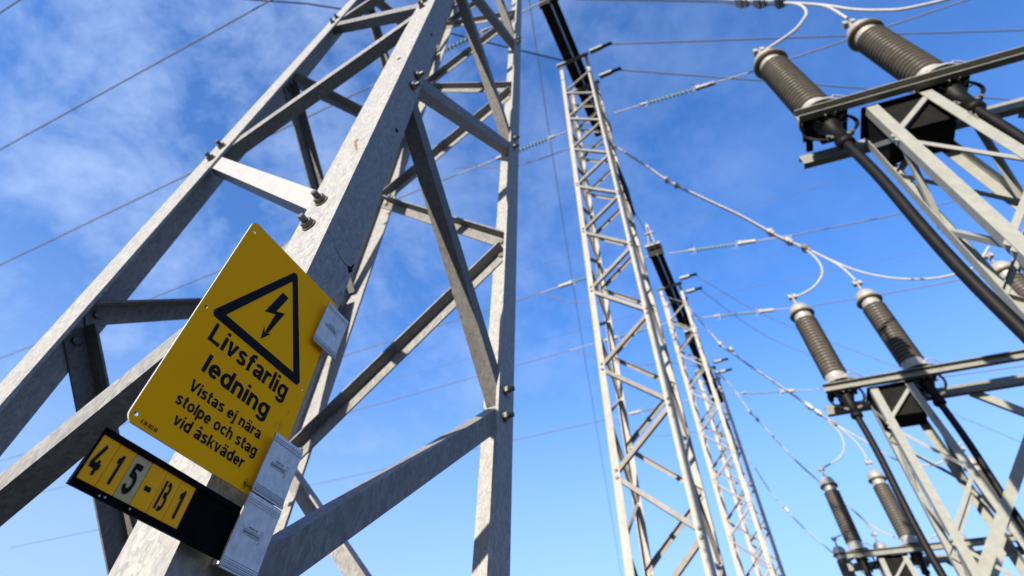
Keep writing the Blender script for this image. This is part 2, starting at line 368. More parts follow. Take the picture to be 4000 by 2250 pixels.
def stroke(pts, wdt):
    """a polyline given width: list of quads with mitred joints"""
    pts = [p for i, p in enumerate(pts) if i == 0 or math.hypot(p[0] - pts[i - 1][0], p[1] - pts[i - 1][1]) > 1e-6]
    n = len(pts); L, Rr = [], []
    for i in range(n):
        p = Vector(pts[i]).to_2d()
        d0 = (p - Vector(pts[i - 1]).to_2d()).normalized() if i else None
        d1 = (Vector(pts[i + 1]).to_2d() - p).normalized() if i < n - 1 else None
        d = d1 if d0 is None else d0 if d1 is None else (d0 + d1).normalized()
        k = 1 if d0 is None or d1 is None else 1 / max(.45, d.dot(d1))
        nrm = Vector((-d.y, d.x)) * wdt / 2 * k
        L.append(p + nrm); Rr.append(p - nrm)
    return [[tuple(L[i]), tuple(Rr[i]), tuple(Rr[i + 1]), tuple(L[i + 1])] for i in range(n - 1)]
# triangle
def tri_band():
    o = [(-.0349, .7390), (-.1465, .5455), (.0767, .5455)]
    def rnd(pts, r):
        out = []; n = len(pts)
        for i in range(n):
            p = Vector(pts[i]); a = (Vector(pts[i - 1]) - p).normalized(); b = (Vector(pts[(i + 1) % n]) - p).normalized()
            half = a.angle(b) / 2; t = r / math.tan(half); c = p + (a + b).normalized() * r / math.sin(half)
            s, e = p + a * t - c, p + b * t - c
            a0 = math.atan2(s.y, s.x); a1 = math.atan2(e.y, e.x)
            while a1 < a0: a1 += 2 * math.pi
            if a1 - a0 > math.pi: a1 -= 2 * math.pi
            for k in range(9): th = a0 + (a1 - a0) * k / 8; out.append((c.x + r * math.cos(th), c.y + r * math.sin(th)))
        return out
    outer = rnd(o, .008); inner = rnd([(-.0349, .7100), (-.1190, .5612), (.0492, .5612)], .0008)
    return [[outer[i], outer[(i + 1) % 27], inner[(i + 1) % 27], inner[i]] for i in range(27)]
ink('triangle', tri_band(), sign)
ink('lightning_bolt', [[(-.0428, .6748), (-.0262, .6742), (-.0353, .6272), (-.0459, .6297), (-.0610, .6146)][0:2] + [(-.0375, .6330), (-.0590, .6160)],
    [(-.0590, .6160), (-.0375, .6330), (-.0190, .6425), (-.0365, .6270)],
    [(-.0365, .6270), (-.0190, .6425), (-.0330, .5868), (-.0400, .5850)],
    [(-.0463, .5935), (-.0403, .5840), (-.0417, .5687)], [(-.0403, .5840), (-.0335, .5862), (-.0265, .5905), (-.0417, .5687)]], sign)

# ---- lettering: a bold grotesque drawn as strokes, cap height 1
H = .088; W_ = .176; X = .735
def arc(cx, cy, rx, ry, a0, a1, n=10): return [(cx + rx * math.cos(R(a0 + (a1 - a0) * k / n)), cy + ry * math.sin(R(a0 + (a1 - a0) * k / n))) for k in range(n + 1)]
def bowl(cx, rx=.225, cy=X / 2, ry=X / 2 - H + .012): return arc(cx, cy, rx, ry, 0, 360, 22)
def GL(ch):
    S = lambda *p: ('s', list(p)); Pg = lambda *p: ('p', list(p)); C_ = lambda p: ('s', p)
    if ch == 'L': return .62, [S((H, 1), (H, 0)), S((H, H), (.60, H))]
    if ch == 'V': return .72, [Pg((0, 1), (.19, 1), (.36, .26), (.36, 0), (.26, 0)), Pg((.36, .26), (.53, 1), (.72, 1), (.46, 0), (.36, 0))]
    if ch == 'E': return .62, [S((H, 1), (H, 0)), S((H, H), (.6, H)), S((H, 1 - H), (.58, 1 - H)), S((H, .52), (.54, .52))]
    if ch == 'i': return W_, [S((H, 0), (H, X)), S((H, .85), (H, 1.01))]
    if ch == 'j': return W_ + .02, [C_([(-.06, -.20), (.02, -.205), (.085, -.17), (.108, -.09), (.108, X)]), S((.108, .85), (.108, 1.01))]
    if ch == 'l': return W_, [S((H, 0), (H, 1))]
    if ch == 'v': return .56, [Pg((0, X), (.19, X), (.28, .24), (.28, 0), (.19, 0)), Pg((.28, .24), (.37, X), (.56, X), (.37, 0), (.28, 0))]
    if ch == 's': return .51, [C_(arc(.25, .535, .165, .12, 25, 180, 9) + [(.10, .47), (.17, .42), (.30, .36), (.395, .30)] + arc(.25, .205, .175, .128, 20, -160, 10))]
    if ch == 'f': return .36, [C_([(.15, 0), (.15, .78)] + arc(.27, .80, .12, .13, 180, 100, 5) + [(.37, .925)]), S((.01, .665), (.34, .665))]
    if ch == 't': return .35, [C_([(.155, .95), (.155, .18)] + arc(.26, .18, .105, .105, 180, 265, 5) + [(.345, .075)]), S((.01, .665), (.33, .665))]
    if ch in 'aäå':
        p = [C_(arc(.26, .51, .18, .15, 165, 0, 9) + [(.44, .40), (.44, .14), (.48, .0)]), C_([(.44, .40), (.34, .36), (.22, .33)] + arc(.215, .205, .13, .125, 110, 300, 9) + [(.38, .14), (.44, .24)])]
        if ch == 'ä': p += [S((.12, .92), (.26, .92)), S((.34, .92), (.48, .92))]
        if ch == 'å': p += [('thin', arc(.29, .985, .085, .085, 0, 360, 16))]
        return .54, p
    if ch == 'r': return .38, [S((H, 0), (H, X)), C_([(H, .42), (.14, .56), (.24, .635), (.38, .64)])]
    if ch == 'g': return .57, [C_(bowl(.285, .197)), C_([(.482, X), (.482, -.02)] + arc(.285, -.05, .197, .15, 0, -165, 10))]
    if ch == 'e': return .55, [C_([(.10, .375), (.46, .375)] + arc(.275, X / 2, .187, .282, 5, 320, 20))]
    if ch == 'd': return .57, [C_(bowl(.285, .197)), S((.482, 0), (.482, 1))]
    if ch == 'p': return .57, [C_(bowl(.285, .197)), S((H, X), (H, -.27))]
    if ch == 'n': return .54, [S((H, 0), (H, X)), C_([(H, .45)] + arc(.27, .46, .182, .19, 165, 0, 9) + [(.452, 0)])]
    if ch == 'h': return .54, [S((H, 0), (H, 1)), C_([(H, .45)] + arc(.27, .46, .182, .19, 165, 0, 9) + [(.452, 0)])]
    if ch == 'o': return .58, [C_(bowl(.29, .2))]
    if ch == 'c': return .53, [C_(arc(.28, X / 2, .19, .285, 38, 322, 18))]
    if ch == 'k': return .54, [S((H, 0), (H, 1)), Pg((.15, .30), (.38, X), (.54, X), (.24, .30)), Pg((.20, .42), (.34, .44), (.55, 0), (.38, 0))]
    if ch == '0': return .55, [C_(arc(.275, .5, .187, .42, 0, 360, 22))]
    if ch == '6': return .55, [C_(arc(.275, .31, .187, .225, 0, 360, 18)), C_([(.09, .32), (.10, .62), (.17, .84), (.28, .92), (.38, .89), (.45, .76)])]
    if ch == '8': return .55, [C_(arc(.275, .275, .187, .19, 0, 360, 18)), C_(arc(.275, .715, .16, .20, 0, 360, 18))]
    if ch == '2': return .55, [C_(arc(.275, .70, .18, .215, 165, -20, 9) + [(.36, .42), (.16, .20), (.10, .08)]), S((.03, H), (.52, H))]
    if ch == 'H': return .62, [S((H, 0), (H, 1)), S((.53, 0), (.53, 1)), S((H, .5), (.53, .5))]
    if ch == 'A': return .70, [Pg((0, 0), (.19, 0), (.44, 1), (.26, 1)), Pg((.70, 0), (.51, 0), (.26, 1), (.44, 1)), S((.14, .3), (.56, .3))]
    if ch == 'M': return .84, [S((H, 0), (H, 1)), S((.75, 0), (.75, 1)), Pg((.02, 1), (.24, 1), (.50, .2), (.34, .2)), Pg((.82, 1), (.60, 1), (.34, .2), (.50, .2))]
    if ch in 'PRDB':
        p = [S((H, 0), (H, 1))]
        if ch == 'D': p += [C_([(H, .91), (.30, .91)] + arc(.30, .5, .25, .41, 80, -80, 10) + [(.30, .09), (H, .09)])]
        else: p += [C_([(H, .91), (.34, .91)] + arc(.34, .70, .19, .21, 80, -80, 8) + [(.34, .48), (H, .48)])]
        if ch == 'R': p += [Pg((.26, .50), (.44, .50), (.64, 0), (.44, 0))]
        return .62, p
    if ch == 'O': return .70, [C_(arc(.35, .5, .26, .42, 0, 360, 20))]
    if ch == 'C': return .66, [C_(arc(.35, .5, .26, .42, 45, 315, 16))]
    if ch == 'T': return .58, [S((.29, 0), (.29, 1)), S((0, .91), (.58, .91))]
    if ch == '-': return .36, [S((.02, .4), (.34, .4))]
    if ch == 'm': return .82, [S((H, 0), (H, X)), C_([(H, .45)] + arc(.25, .46, .165, .19, 165, 0, 7) + [(.415, 0)]), C_([(.415, .45)] + arc(.575, .46, .165, .19, 165, 0, 7) + [(.74, 0)])]
    return .28, []
def letter_polys(text, x0, x1, base, cap, gapf=.075):
    glyphs = []; x = 0
    for ch in text:
        if ch == ' ': x += .30; continue
        adv, parts = GL(ch); glyphs.append((x, parts)); x += adv + gapf
    x -= gapf; k = (x1 - x0) / x; polys = []
    for gx, parts in glyphs:
        for kind, pts in parts:
            for poly in ([pts] if kind == 'p' else stroke(pts, W_ if kind == 's' else .09)):
                polys.append([(x0 + (gx + a) * k, base + b * cap) for a, b in poly])
    return polys
def write(text, x0, x1, base, cap, name='lettering', parent=None, off=SO, m='sign_black', gapf=.075):
    return ink(name, letter_polys(text, x0, x1, base, cap, gapf), parent, off, m)
write('Livsfarlig', -.1255, .0535, .5085, .0312, parent=sign)
write('ledning', -.1085, .0335, .4635, .0290, parent=sign)
write('Vistas ej nära', -.1120, .0370, .4305, .0168, parent=sign)
write('stolpe och stag', -.1195, .0425, .4055, .0165, parent=sign)
write('vid åskväder', -.1070, .0290, .3810, .0165, parent=sign)
write('E 06 682 66', -.1455, -.1195, .3610, .0052, parent=sign)
# the maker's mark: a hammer outline with its name, running under the clip
def outline_loop(pts, wdt): return [q for i in range(len(pts)) for q in stroke([pts[i], pts[(i + 1) % len(pts)]], wdt)]
ink('maker_mark', outline_loop([(.0425, .3600), (.0470, .3600), (.0470, .3745), (.0455, .3745), (.0425, .3705)], .0005) + outline_loop([(.0478, .3635), (.0640, .3635), (.0640, .3700), (.0478, .3700)], .0004)
    + letter_polys('H', .0432, .0463, .3630, .0070), sign)
write('ammarprod', .0486, .0637, .3652, .0034, 'maker_mark', sign)
# fine scratches on the sign face
ink('scratch', [q for p in ([(.066, .478), (.0635, .462)], [(.070, .474), (.0665, .458)], [(.058, .470), (.057, .463)], [(.071, .5005), (.0722, .492)]) for q in stroke(p, .0006)], sign, SO, 'rust')

# ------------------------------------------------------------------ number holder
holder = thing('number_holder', sp(-.06, .268), 'black holder of number plates reading 415-B1 below the danger sign', 'number sign')
HO = .022
def hbox(m, t0, t1, z0, z1, o0, o1):
    m.box(sp((t0 + t1) / 2, (z0 + z1) / 2, (o0 + o1) / 2), rd * (t1 - t0) / 2, rn * (o1 - o0) / 2, Z * (z1 - z0) / 2)
m = MB(); hbox(m, -.181, .075, .2720, .3347, HO - .0038, HO - .0022); m.build('backing', 'black_plastic', holder)
m = MB(); hbox(m, -.1812, .075, .3290, .3362, HO - .0039, HO + .0012); m.build('rail', 'black_plastic', holder)
m = MB(); hbox(m, -.1812, .075, .2705, .2782, HO - .0039, HO + .0012); m.build('rail', 'black_plastic', holder)
m = MB(); hbox(m, -.1806, -.1775, .2782, .3290, HO - .0039, HO + .0008); m.build('end_cap', 'black_plastic', holder)
def vblend(polys, x0, wid, z0, hgt): return [[(x0 + a * wid, z0 + b * hgt) for a, b in p] for p in polys]
def stk(paths, wv=.19):
    return [q for p in paths for q in stroke(p, wv)]
DIG = {  # drawn in a cell 0.75 wide and 1 high
 '4': stk([[(.44, 1), (.12, .36), (.12, .30)], [(.06, .30), (.72, .30)], [(.52, .50), (.52, .0)]], .20),
 '1': stk([[(.46, 0), (.46, 1)], [(.46, .90), (.36, .80), (.22, .76)]], .20),
 '5': stk([[(.68, .92), (.22, .92)], [(.20, 1.0), (.20, .52)], [(.20, .56), (.34, .63)] + arc(.36, .33, .26, .28, 75, -165, 14)], .20),
 '-': stk([[(.14, .44), (.62, .44)]], .16),
 'B': stk([[(.14, 0), (.14, 1)], [(.34, .92)] + arc(.42, .74, .17, .18, 80, -80, 9) + [(.33, .52)], [(.36, .52)] + arc(.46, .28, .17, .22, 80, -90, 9) + [(.34, .06)]], .16),
}
cell = .1492 / 6
for i, ch in enumerate('415-B1'):
    a0 = -.1770 + i * cell
    m = MB(); hbox(m, a0 + .00045, a0 + cell - .00045, .2776, .3296, HO - .0021, HO - .0003 - .0002 * (i % 3))
    p = m.build('number_plate', 'plate_faded' if ch == '5' else 'plate_yellow', holder)
    if ch == '5': p['label'] = 'faded beige plate with the number 5'
    z0, hh = .2868, .0330
    ink('numeral', vblend(DIG[ch], a0 + .0032, cell * .78, z0, hh), p, HO - .0002)
for i, a0 in enumerate((-.135, -.100, -.142)):
    m = MB(); m.lathe([(.0014, 0), (.0012, .0006), (.0004, .001)], sp(a0, (.2735, .2745, .2725)[i], HO + .0012), rn, 8); m.build('rivet', 'sign_edge', holder)

# ------------------------------------------------------------------ clamping strips
def clip(label, t0, t1, z0, z1, off, lip):
    """an S-bent aluminium strip: hooks the sign's edge and the flange behind it"""
    c = thing('sign_clip', sp((t0 + t1) / 2, z0, off), label, 'clip', 'aluminium clips holding the sign')
    zm = z0 + (z1 - z0) * .84
    prof = [(z1, off + .0045), (z1 - .008, off + .0058), (zm, off + .0048), (z0 + (z1 - z0) * .45, off + .0020), (z0 + .012, off + .0012), (z0 + .005, off + .0022), (z0, off + .0040)]
    th = .0032
    m = MB()
    fr = [sp(t0, z, o) for z, o in prof]; bk = [sp(t0, z, o - th) for z, o in reversed(prof)]
    loop = fr + bk; n = len(loop); d = rd * (t1 - t0); k = len(prof)
    vs = loop + [p + d for p in loop]
    fs = [(i, (i + 1) % n, n + (i + 1) % n, n + i) for i in range(n)]
    fs += [(i, i + 1, n - 2 - i, n - 1 - i) for i in range(k - 1)] + [(n + i + 1, n + i, n + n - 1 - i, n + n - 2 - i) for i in range(k - 1)]
    m.add(vs, fs); o = m.build('strip', 'clip_aluminium', c)
    o.data.materials.append(MATS['clip_edge'])
    for p in o.data.polygons:
        if abs(p.normal.dot(rd)) > .8: p.material_index = 1
    # drawing lines left by the extrusion
    def surf(z):
        for (za, oa), (zb, ob) in zip(prof, prof[1:]):
            if zb <= z <= za: return oa + (ob - oa) * (za - z) / (za - zb)
        return prof[-1][1]
    rnd = random.Random(int(z0 * 1e4))
    for fz in (.93, .90, .865, .14, .11, .085, .06, .04, .025):
        z = z0 + (z1 - z0) * fz; hz = .0002 + .0003 * rnd.random()
        a, b = t0 + .002 * rnd.random(), t1 - .002 * rnd.random()
        m = MB(); m.add([sp(a, z - hz, surf(z - hz) + .0002), sp(b, z - hz, surf(z - hz) + .0002), sp(b, z + hz, surf(z + hz) + .0002), sp(a, z + hz, surf(z + hz) + .0002)], [(0, 1, 2, 3)])
        m.build('groove', 'stamp', c)
    # the stamped hammer mark
    mm = MB(); zc = z0 + (z1 - z0) * .52; tc_ = (t0 + t1) / 2
    polys = outline_loop([(tc_ - .019, zc - .0030), (tc_ + .012, zc - .0030), (tc_ + .012, zc + .0030), (tc_ - .019, zc + .0030)], .0005) \
        + outline_loop([(tc_ + .0125, zc - .0085), (tc_ + .0160, zc - .0065), (tc_ + .0160, zc + .0085), (tc_ + .0125, zc + .0085)], .0005) \
        + letter_polys('HAMMARPROD', tc_ - .0180, tc_ + .0112, zc - .0016, .0032) \
        + letter_polys('PROT-08', tc_ - .012, tc_ + .006, zc + .0048, .0026)
    for poly in polys:
        LAY[0] = (LAY[0] + 1) % 12
        mm.add([sp(a, z, surf(z) + .0003 + .00002 * LAY[0]) for a, z in poly], [tuple(range(len(poly)))])
    mm.build('stamp_mark', 'stamp', c)
    # jaw behind, gripping the leg's flange
    m = MB(); hbox(m, t0 + .012, t1 - .006, z0 + .010, z0 + .030, .0005, off - .0022); m.build('jaw', 'clip_aluminium', c)
clip('aluminium clip gripping the upper right edge of the danger sign', .0555, .1230, .6335, .7280, SO + .0085, 1)
clip('aluminium clip on the lower right corner of the danger sign', .0522, .1197, .3575, .4475, SO + .0105, 1)
clip('lowest aluminium clip, over the black number holder', .0498, .1190, .2600, .3556, SO + .0085, 1)

# ------------------------------------------------------------------ cable terminations and their supports
PH = R(111.7); U = Vector((math.sin(PH), math.cos(PH), 0)); V = Vector((-U.y, U.x, 0))
HC = 7.0
BASE = {'A': Vector((.498, .392, 0)) * HC, 'B': Vector((.815, 1.110, 0)) * HC, 'C': Vector((1.263, 2.076, 0)) * HC, 'D': Vector((1.564, 2.716, 0)) * HC}
def tp(g, u, v, z): return BASE[g] + U * u + V * v + Z * (z + CAMZ)
def frame(g, label, posts, ulen):
    t = thing('termination_frame', tp(g, .735, .2, -CAMZ), label, 'steel frame', 'steel frames carrying the cable ends')
    zt = 5.16
    for beamv, z, hh in ((-.20, 5.27, .062), (.40, 5.20, .070)):
        m = MB(); a, b = tp(g, -.31, beamv, z), tp(g, ulen, beamv, z); s = 1 if beamv < 0 else -1
        # channel, open to the outside
        m.box((a + b) / 2 + V * .036 * s, (b - a) / 2, V * .006, Z * (hh - .006)); m.box((a + b) / 2 + Z * hh, (b - a) / 2, V * .042, Z * .006); m.box((a + b) / 2 - Z * hh, (b - a) / 2, V * .042, Z * .006)
        m.build('beam', 'beam_paint', t)
    for u0 in posts:
        for du in (0, 1.2):
            for dv in (-.155, .155):
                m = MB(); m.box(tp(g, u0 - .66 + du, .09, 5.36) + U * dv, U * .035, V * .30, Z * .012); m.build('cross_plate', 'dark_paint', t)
        m = MB(); c = tp(g, u0, .13, 4.95)
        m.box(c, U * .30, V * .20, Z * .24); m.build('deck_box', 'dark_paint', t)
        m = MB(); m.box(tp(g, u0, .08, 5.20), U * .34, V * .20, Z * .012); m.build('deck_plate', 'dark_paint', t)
        for du in (-.66, .54):
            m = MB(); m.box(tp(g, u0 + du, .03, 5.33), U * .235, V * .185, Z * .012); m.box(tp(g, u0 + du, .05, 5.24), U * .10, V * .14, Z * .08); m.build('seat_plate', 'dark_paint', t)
        hw0, sl = .315, .036
        def leg(sx_, sy_, z): return tp(g, u0 + sx_ * (hw0 + sl * (zt - z)), .10 + sy_ * (.245 + .02 * (zt - z)), z)
        zs = [zt - .03, 4.55, 3.75, 2.95, 2.15, 1.3, .4, -.6, -1.6]
        for sx_ in (-1, 1):
            for sy_ in (-1, 1):
                m = MB(); m.angle(leg(sx_, sy_, zt), leg(sx_, sy_, -CAMZ - .1), -U * sx_, -V * sy_, .115, .10, .009); m.build('leg', 'grey_paint', t)
        def strut(p, q, nrm):
            m = MB(); ax = (q - p).normalized(); k = nrm.cross(ax).normalized()
            m.angle(p + nrm * .012, q + nrm * .012, k, nrm, .05, .05, .006); m.build('brace', 'grey_paint', t)
        for i in range(len(zs) - 1):
            s = 1 if i % 2 == 0 else -1
            for sy_ in (-1, 1): strut(leg(s, sy_, zs[i]), leg(-s, sy_, zs[i + 1]), -V * sy_)
            for sx_ in (-1, 1): strut(leg(sx_, s, zs[i]), leg(sx_, -s, zs[i + 1]), -U * sx_)
    if len(posts) > 1:
        p = tp(g, posts[0] - .46, -.235, 2.50); q = tp(g, posts[0] + 2.27, -.235, 5.20)
        q = p + (q - p) * 1.0
        m = MB(); ax = (q - p).normalized(); k = V.cross(ax).normalized(); m.angle(p, q, k, V, .13, .06, .009); m.build('diagonal_strut', 'grey_paint', t)
        p2 = tp(g, posts[1] + .46, .44, 2.50); q2 = tp(g, posts[1] - 2.27, .44, 5.13)
        m = MB(); ax = (q2 - p2).normalized(); k = V.cross(ax).normalized(); m.angle(p2, q2, k, V, .13, .06, .009); m.build('diagonal_strut', 'grey_paint', t)
    return t
frame('A', 'steel frame nearest the camera at the upper right edge', [.66, 4.11], 5.4)
frame('B', 'steel frame second in line at the right edge', [.66, 4.11], 5.4)
frame('C', 'small distant steel frame at the bottom right', [.66, 4.11], 5.4)
frame('D', 'farthest steel frame, behind the small distant one', [.66, 4.11], 5.4)

def termination_meshes():
    ms = {}
    m = MB(); m.lathe([(.255, -.02), (.255, .012), (.22, .02), (.185, .05), (.168, .075), (.168, .16), (.172, .175)], n=36); ms['base_flange'] = (m, 'cast_aluminium')
    m = MB(); prof = [(.150, .17)]; n = 19; h0, h1 = .18, 1.40; dz = (h1 - h0) / n
    for i in range(n):
        z = h0 + i * dz; prof += [(.158, z + dz * .02), (.160, z + dz * .16), (.194, z + dz * .30), (.199, z + dz * .40), (.195, z + dz * .54), (.172, z + dz * .86), (.158, z + dz * .92)]
    prof += [(.15, h1 + .01)]; m.lathe(prof, n=40); ms['porcelain_body'] = (m, 'porcelain')
    m = MB(); m.lathe([(.152, 1.395), (.156, 1.41), (.156, 1.50), (.162, 1.52)], n=32); ms['collar'] = (m, 'cast_aluminium')
    m = MB(); m.lathe([(.16, 1.515), (.222, 1.52), (.230, 1.536), (.222, 1.554), (.17, 1.558)], n=36); ms['rim_ring'] = (m, 'brass_ring')
    m = MB(); m.lathe([(.195, 1.555), (.198, 1.58), (.188, 1.65), (.160, 1.715), (.115, 1.76), (.05, 1.782), (.026, 1.785)], n=36); ms['cap'] = (m, 'cast_aluminium')
    m = MB(); m.lathe([(.026, 1.77), (.026, 1.83), (.034, 1.832), (.034, 1.85), (.024, 1.852), (.024, 1.93), (.03, 1.932), (.03, 1.95), (.022, 1.952), (.022, 2.0)], n=14); ms['terminal_stem'] = (m, 'cast_aluminium')
    m = MB()
    for k in (-1, 1):
        m.box((.045 * k, 0, 2.0), Vector((.03, 0, 0)), Vector((0, .045, 0)), Vector((0, 0, .035)))
        for j in (-1, 1): m.lathe([(.012, 0), (.012, .03)], (.045 * k + .012 * j, .025 * j, 2.03), Z, 6, False)
    m.box((0, 0, 2.01), Vector((.075, 0, 0)), Vector((0, .02, 0)), Vector((0, 0, .018))); ms['line_clamp'] = (m, 'cast_aluminium')
    m = MB(); m.lathe([(.20, -.02), (.20, -.06), (.14, -.075), (.13, -.20), (.085, -.30), (.075, -.52), (.09, -.53), (.09, -.58), (.055, -.60)][::-1], n=24); ms['cable_gland'] = (m, 'black_cable')
    m = MB()
    for k in range(6):
        a = math.pi / 3 * k; m.lathe([(.016, -.04), (.016, .028), (.010, .03), (.010, .05)], (.225 * math.cos(a), .225 * math.sin(a), 0), Z, 6, False)
    ms['bolt_circle'] = (m, 'bolt_steel')
    m = MB()
    for k in (.25, .275): m.tube([(k * math.cos(a), 0, -.20 + .22 * math.sin(a)) for a in [R(95 - 210 * i / 14) for i in range(15)]], .011, 8)
    for k in (.25,.275): m.tube([(-k * math.cos(a), .03, -.20 + .20 * math.sin(a)) for a in [R(95 - 200 * i / 14) for i in range(15)]], .011, 8)
    ms['earth_loop'] = (m, 'black_cable')
    m = MB()
    m.lathe([(0, 0), (.028, .006), (.036, .03), (.028, .054), (0, .06)], (.10, -.17, .02), Z, 12)
    m.tube([(.10, -.17, .05), (.16, -.19, .09), (.25, -.16, .08), (.34, -.10, .03)], .010, 6); ms['earth_lug'] = (m, 'cast_aluminium')
    m = MB()
    for k in range(5):
        a = -2.4 + .55 * k; m.lathe([(.013, 0), (.013, .05), (.008, .052), (.008, .075)], (.115 * math.cos(a), .115 * math.sin(a), -.20), Vector((math.cos(a), math.sin(a), -.2)), 6, False)
    ms['gland_bolt'] = (m, 'bolt_steel'); m = MB()
    m.box((.0, -.02, -.44), Vector((.13, 0, 0)), Vector((0, .018, 0)), Vector((0, 0, .02))); m.lathe([(.02, 0), (.02, .03)], (.12, -.03, -.44), Vector((0, -1, 0)), 6, False); m.lathe([(.02, 0), (.02, .03)], (-.12, -.03, -.44), Vector((0, -1, 0)), 6, False)
    ms['gland_clamp'] = (m, 'bolt_steel')
    return {k: (v[0].mesh(k), v[1]) for k, v in ms.items()}
TM = termination_meshes()
for k, (me, mm) in TM.items(): me.materials.append(MATS[mm])
def termination(g, u, label):
    t = thing('cable_termination', tp(g, u, .0, 5.40), label, 'insulator', 'brown ribbed cable end insulators')
    t.rotation_euler = (0, 0, -PH + R(90))
    for k, (me, mm) in TM.items():
        o = bpy.data.objects.new(k, me); col.objects.link(o); o.parent = t
    return t
termination('A', 0, 'left of the two largest brown ribbed insulators at the top right')
termination('A', 1.2, 'largest brown ribbed insulator, highest and rightmost at the top edge')
termination('B', 0, 'left of the middle pair of brown insulators, wire looping down onto its top')
termination('B', 1.2, 'right of the middle pair of brown insulators, straight wire into its cap')
termination('B', 3.45, 'brown insulator at the right edge peeking out behind the thick black cable')
termination('C', 0, 'left of the small pair of insulators low at the right')
termination('C', 1.2, 'right of the small pair of insulators, beside the long black cable')
termination('C', 3.45, 'insulator of the distant frame hidden behind the thick black cable and diagonal strut')
termination('D', 3.45, 'farthest insulator at the far right, hidden behind the lattice post')
termination('D', 0, 'farthest insulator, cut by the bottom edge left of the distant frame')
termination('D', 1.2, 'farthest insulator whose cap shows between the small distant pair')
for g, lab in (('A', 'under the largest insulators'), ('B', 'under the middle pair of insulators'), ('C', 'under the small distant pair'), ('D', 'under the farthest pair')):
    for u, s in ((0, 'left'), (1.2, 'right')):
        m = MB(); pts = [tp(g, u, 0, 4.85), tp(g, u + .01, .0, 4.2), tp(g, u - .02, .02, 3.0), tp(g, u + .03, .03, 1.5), tp(g, u, .05, -CAMZ - .05)]
        m.tube(smooth_path(pts, 6), .052, 14)
        o = m.build('power_cable', 'black_cable'); tag(o, 'thick black power cable hanging %s, the %s one' % (lab, s), 'cable', 'black power cables on the frames')

# ------------------------------------------------------------------ strings of glass discs
DISC = MB(); DISC.lathe([(.03, .0), (.06, .004), (.118, .016), (.127, .024), (.125, .030), (.085, .040), (.05, .046), (.03, .052)], n=24); DISC = DISC.mesh('glass_disc'); DISC.materials.append(MATS['green_glass'])
PIN = MB(); PIN.lathe([(.018, -.05), (.018, .045), (.045, .045), (.045, .085), (.02, .092), (.018, .10)], n=12); PIN = PIN.mesh('disc_cap'); PIN.materials.append(MATS['cast_aluminium'])
def string(p0, p1, label, n=10, lead=.0):
    """p0: anchor on the beam, p1: where the line clamp ends"""
    p0, p1 = Vector(p0), Vector(p1); d = (p1 - p0).normalized(); Lh = (p1 - p0).length
    t = thing('insulator_string', p0, label, 'insulator', 'green glass insulator strings')
    q = d.to_track_quat('Z', 'Y'); pitch = .142; s0 = lead
    for i in range(n):
        for me in (DISC, PIN):
            o = bpy.data.objects.new('glass_disc' if me is DISC else 'disc_cap', me); col.objects.link(o); o.parent = t
            o.location = d * (s0 + i * pitch); o.rotation_mode = 'QUATERNION'; o.rotation_quaternion = q
    side = d.cross(Z).normalized(); upv = side.cross(d)
    for s in (s0 - .1, s0 + n * pitch + .02):
        m = MB(); c = p0 + d * s
        m.tube([c - upv * .24, c + upv * .24], .012, 6); m.tube([c + upv * .24, c + upv * .24 + side * .1], .012, 6)
        m.tube([c - upv * .24, c - upv * .24 - d * .18], .010, 6); m.build('arcing_horn', 'galvanised_old', t)
    m = MB(); m.tube([p0, p0 + d * (s0 - .02)], .022, 8); m.box(p0 + d * (s0 - .22), d * .12, side * .035, upv * .04); m.build('link_rod', 'galvanised_old', t)
    m = MB(); e = s0 + n * pitch + .04
    m.tube([p0 + d * e, p1], .022, 8); m.box(p0 + d * (e + .45), d * .26, side * .05, upv * .06); m.box(p0 + d * (e + .12), d * .06, side * .06, upv * .09); m.build('line_end', 'galvanised_old', t)
# (row coordinate, left attach n/z, left clamp n/z, right attach, right clamp)
SPEC = [
    (4.30, None, ((-.75, 17.28), (-7.4, 16.80)), None),
    (9.35, 'nearest to the second tower', ((-.9, 17.85), (-6.8, 17.82)), ((-.1, 17.84), (4.62, 17.02))),
    (16.45, 'by the white spike of the middle tower', ((-.9, 17.32), (-6.2, 17.09)), ((-.1, 17.10), (4.64, 16.05))),
    (21.45, 'on the far end of the middle tower beam', ((-.9, 17.55), (-6.7, 17.47)), ((-.1, 17.38), (4.81, 16.38))),
    (28.00, 'on the farthest tower', ((-.9, 17.30), (-7.0, 17.20)), ((-.1, 17.10), (4.46, 16.22))),
]
def wire(name, pts, r, label, cat, m='conductor', group=None, n=6, seg=8):
    b = MB(); b.tube(smooth_path(pts, seg) if seg > 1 else pts, r, n); return tag(b.build(name, m), label, cat, group)
CG = 'overhead line conductors'
LEADL = [3.3, 1.95, 2.2, 1.65, 2.5]; 
